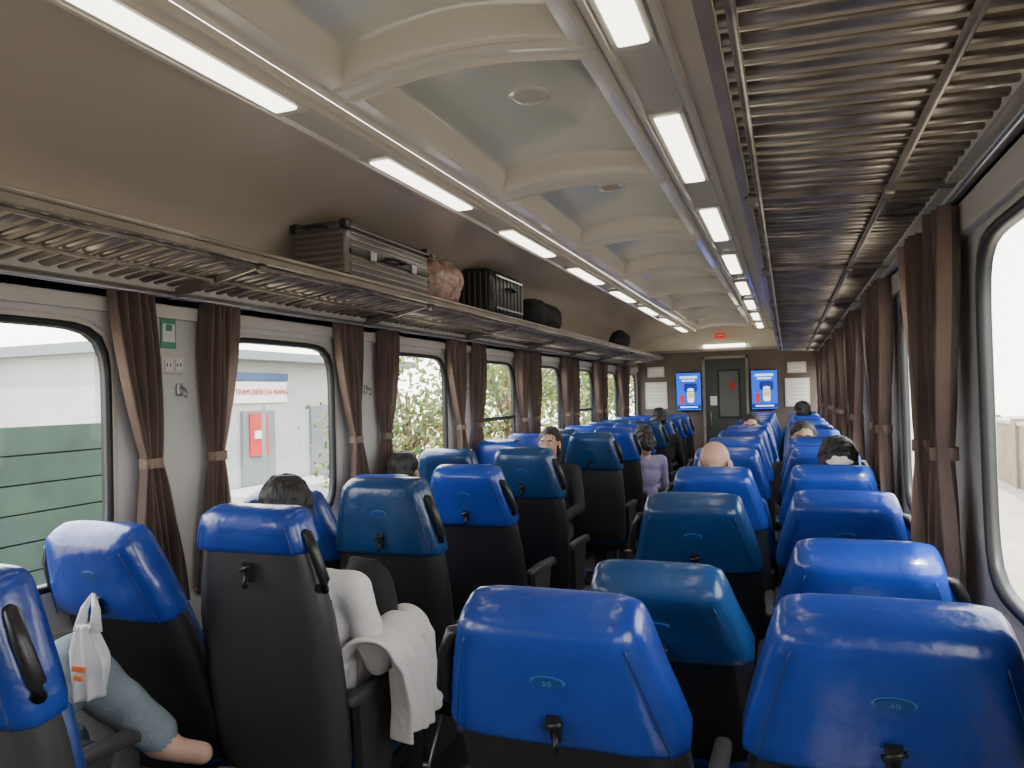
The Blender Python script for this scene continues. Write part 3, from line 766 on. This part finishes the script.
# ------------------------------------------------------------------ exterior
g = MB(); g.box((0, 15, -1.15), (120, 110, .1), 'ground'); g.obj('station_ground')
g = MB(); g.box((-6.5, 7.5, -1.08), (2.6, 7, .06), 'grass'); g.obj('grass_verge')
fb = MB()
for i in range(13):
    fb.box((-4.8, 2.5, -1.0+i*.195), (.05, 3.9, .184), 'fence')
fb.box((-4.84, 2.5, .15), (.02, 3.9, 2.5), 'fenceb')
for y in (.6, 1.8, 3.1, 4.4): fb.box((-4.90, y, 0.1), (.08, .1, 2.5), 'fence')
fb.obj('green_board_fence')
h = MB()
h.box((-11.5, 12.5, .6), (4, 9.0, 3.5), 'bldg'); h.box((-11.3, 12.5, 2.42), (4.6, 9.4, .16), 'bldgb')
h.box((-9.47, 11.6, 1.75), (.06, 1.5, .40), 'paper'); h.box((-9.47, 11.6, 2.05), (.06, 1.6, .14), 'badge')
h.box((-9.46, 11.5, .7), (.06, .9, 1.4), 'bldgb'); h.box((-9.42, 11.45, .95), (.05, .5, .8), 'redp'); h.box((-9.38, 11.45, .95), (.03, .28, .15), 'paper')
h.box((-9.47, 13.6, .5), (.06, .9, 1.9), 'bldgb'); h.box((-9.47, 15.2, .9), (.06, 1.0, 1.0), 'doorm')
h.box((-9.47, 9.3, .9), (.06, .9, 1.0), 'bldgb')
for y in (10.6, 12.4): h.box((-8.6, y, .2), (.05, .05, 2.6), 'bldgb')
h.box((-8.9, 11.5, -.5), (1.0, 3.2, 1.0), 'bldg')
h.obj('station_building')
cu = bpy.data.curves.new('station_sign_text', 'FONT'); cu.body = 'TRAM DIEN DA NANG'; cu.size = .15; cu.align_x = 'CENTER'; cu.align_y = 'CENTER'; cu.extrude = .004
to = bpy.data.objects.new('station_sign_text', cu); COL.objects.link(to); to.data.materials.append(M['redp']); to.location = (-9.42, 11.6, 1.75); to.rotation_euler = (math.pi/2, 0, math.pi/2)
h = MB(); h.box((-14.5, 2, .8), (3, 11, 4.0), 'bldg'); h.box((-14.3, 2, 2.9), (3.5, 11.4, .15), 'bldgb')
for y in (-.5, 2, 4.5): h.box((-12.97, y, 1.6), (.06, 1.2, 1.1), 'bldgb')
h.obj('warehouse_building')
h = MB(); h.box((5.5, 14, -.3), (.25, 40, 1.6), 'wallt'); h.box((5.5, 14, .53), (.35, 40, .08), 'bldg')
for y in range(-5, 34, 3): h.box((5.5, y, -.25), (.4, .4, 1.8), 'wallt')
h.obj('boundary_wall')
h = MB(); h.box((15, 22, .9), (8, 30, 4.0), 'bldg'); h.box((15, 22, 3.0), (8.6, 30.6, .2), 'bldgb')
for y in range(9, 37, 3): h.box((10.97, y, 1.2), (.06, 1.3, 1.0), 'bldgb')
h.obj('street_building')
def tree(loc, sc=1.0, seed=0, low=False):
    rnd = random.Random(seed); m = MB()
    H = 1.4 if low else 3.0
    m.tube([(0, 0, 0), (.05, .03, H*.4), (-.03, .05, H*.7), (0, 0, H)], [.14, .11, .09, .05], 'bark')
    cl = []
    for i in range(11):
        a = rnd.random()*6.28; r = rnd.uniform(.2, 1.3); z = H*.8+rnd.uniform(-.8, 1.3)*(.6 if low else 1)
        p = Vector((r*math.cos(a), r*math.sin(a), z)); cl.append(p); m.tube([(0, 0, H*.6), p*0.5+Vector((0, 0, H*.35)), p], [.05, .035, .015], 'bark', seg=6)
    for p in cl:
        for j in range(230):
            d_ = Vector((rnd.gauss(0, .34), rnd.gauss(0, .34), rnd.gauss(0, .30))); q = p+d_
            s_ = rnd.uniform(.04, .09); u = Vector((rnd.gauss(0, 1), rnd.gauss(0, 1), rnd.gauss(0, 1))).normalized(); v = u.orthogonal().normalized()
            m.add([q-u*s_, q+v*s_*.5, q+u*s_, q-v*s_*.5], [(0, 1, 2, 3)], 'leafa' if rnd.random() < .6 else 'leafb')
    o = m.obj('leafy_tree', (loc[0], loc[1], -1.1)); o.scale = (sc,)*3
    return o
tree((-6.3, 11.6), .9, 1); tree((-5.5, 14.5), 1.1, 2); tree((-6.9, 18), 1.3, 3); tree((-5.2, 20.5), 1.2, 4); tree((-6.2, 25), 1.4, 5); tree((-7.3, 9.4), .5, 6, True); tree((-3.9, 3.2), .5, 7, True); tree((-6.2, 6.2), .4, 10, True); tree((7.5, 17), 1.2, 8)

# ------------------------------------------------------------------ light
wd = bpy.data.worlds.new('World'); scene.world = wd; wd.use_nodes = True
nt = wd.node_tree; bg = nt.nodes['Background']
tc = nt.nodes.new('ShaderNodeTexCoord'); sp = nt.nodes.new('ShaderNodeSeparateXYZ'); cr = nt.nodes.new('ShaderNodeValToRGB')
nt.links.new(tc.outputs['Generated'], sp.inputs[0]); nt.links.new(sp.outputs['Z'], cr.inputs['Fac']); nt.links.new(cr.outputs['Color'], bg.inputs['Color'])
cr.color_ramp.elements[0].color = (1, .96, .91, 1); cr.color_ramp.elements[1].color = (.78, .85, 1, 1)
bg.inputs['Strength'].default_value = 9.5
sl = bpy.data.lights.new('sun', 'SUN'); sl.energy = 12.0; sl.angle = .03; sl.color = (1, .91, .78)
so = bpy.data.objects.new('sun', sl); COL.objects.link(so); so.rotation_euler = (rad(22), rad(14), 0)

# ------------------------------------------------------------------ camera
cam = bpy.data.cameras.new('camera'); cam.lens = 26.0; cam.sensor_width = 36; cam.clip_start = .02; cam.clip_end = 300
co = bpy.data.objects.new('camera', cam); COL.objects.link(co)
yaw, pit, rol = rad(20.45), rad(.945), rad(1.5)
fwd = Vector((-math.sin(yaw)*math.cos(pit), math.cos(yaw)*math.cos(pit), math.sin(pit)))
r0 = Vector((math.cos(yaw), math.sin(yaw), 0)); u0 = r0.cross(fwd)
rr = r0*math.cos(rol)-u0*math.sin(rol); uu = u0*math.cos(rol)+r0*math.sin(rol)
mw = Matrix((( rr.x, uu.x, -fwd.x, 0), (rr.y, uu.y, -fwd.y, 0), (rr.z, uu.z, -fwd.z, CAMZ), (0, 0, 0, 1)))
co.matrix_world = mw
scene.camera = co
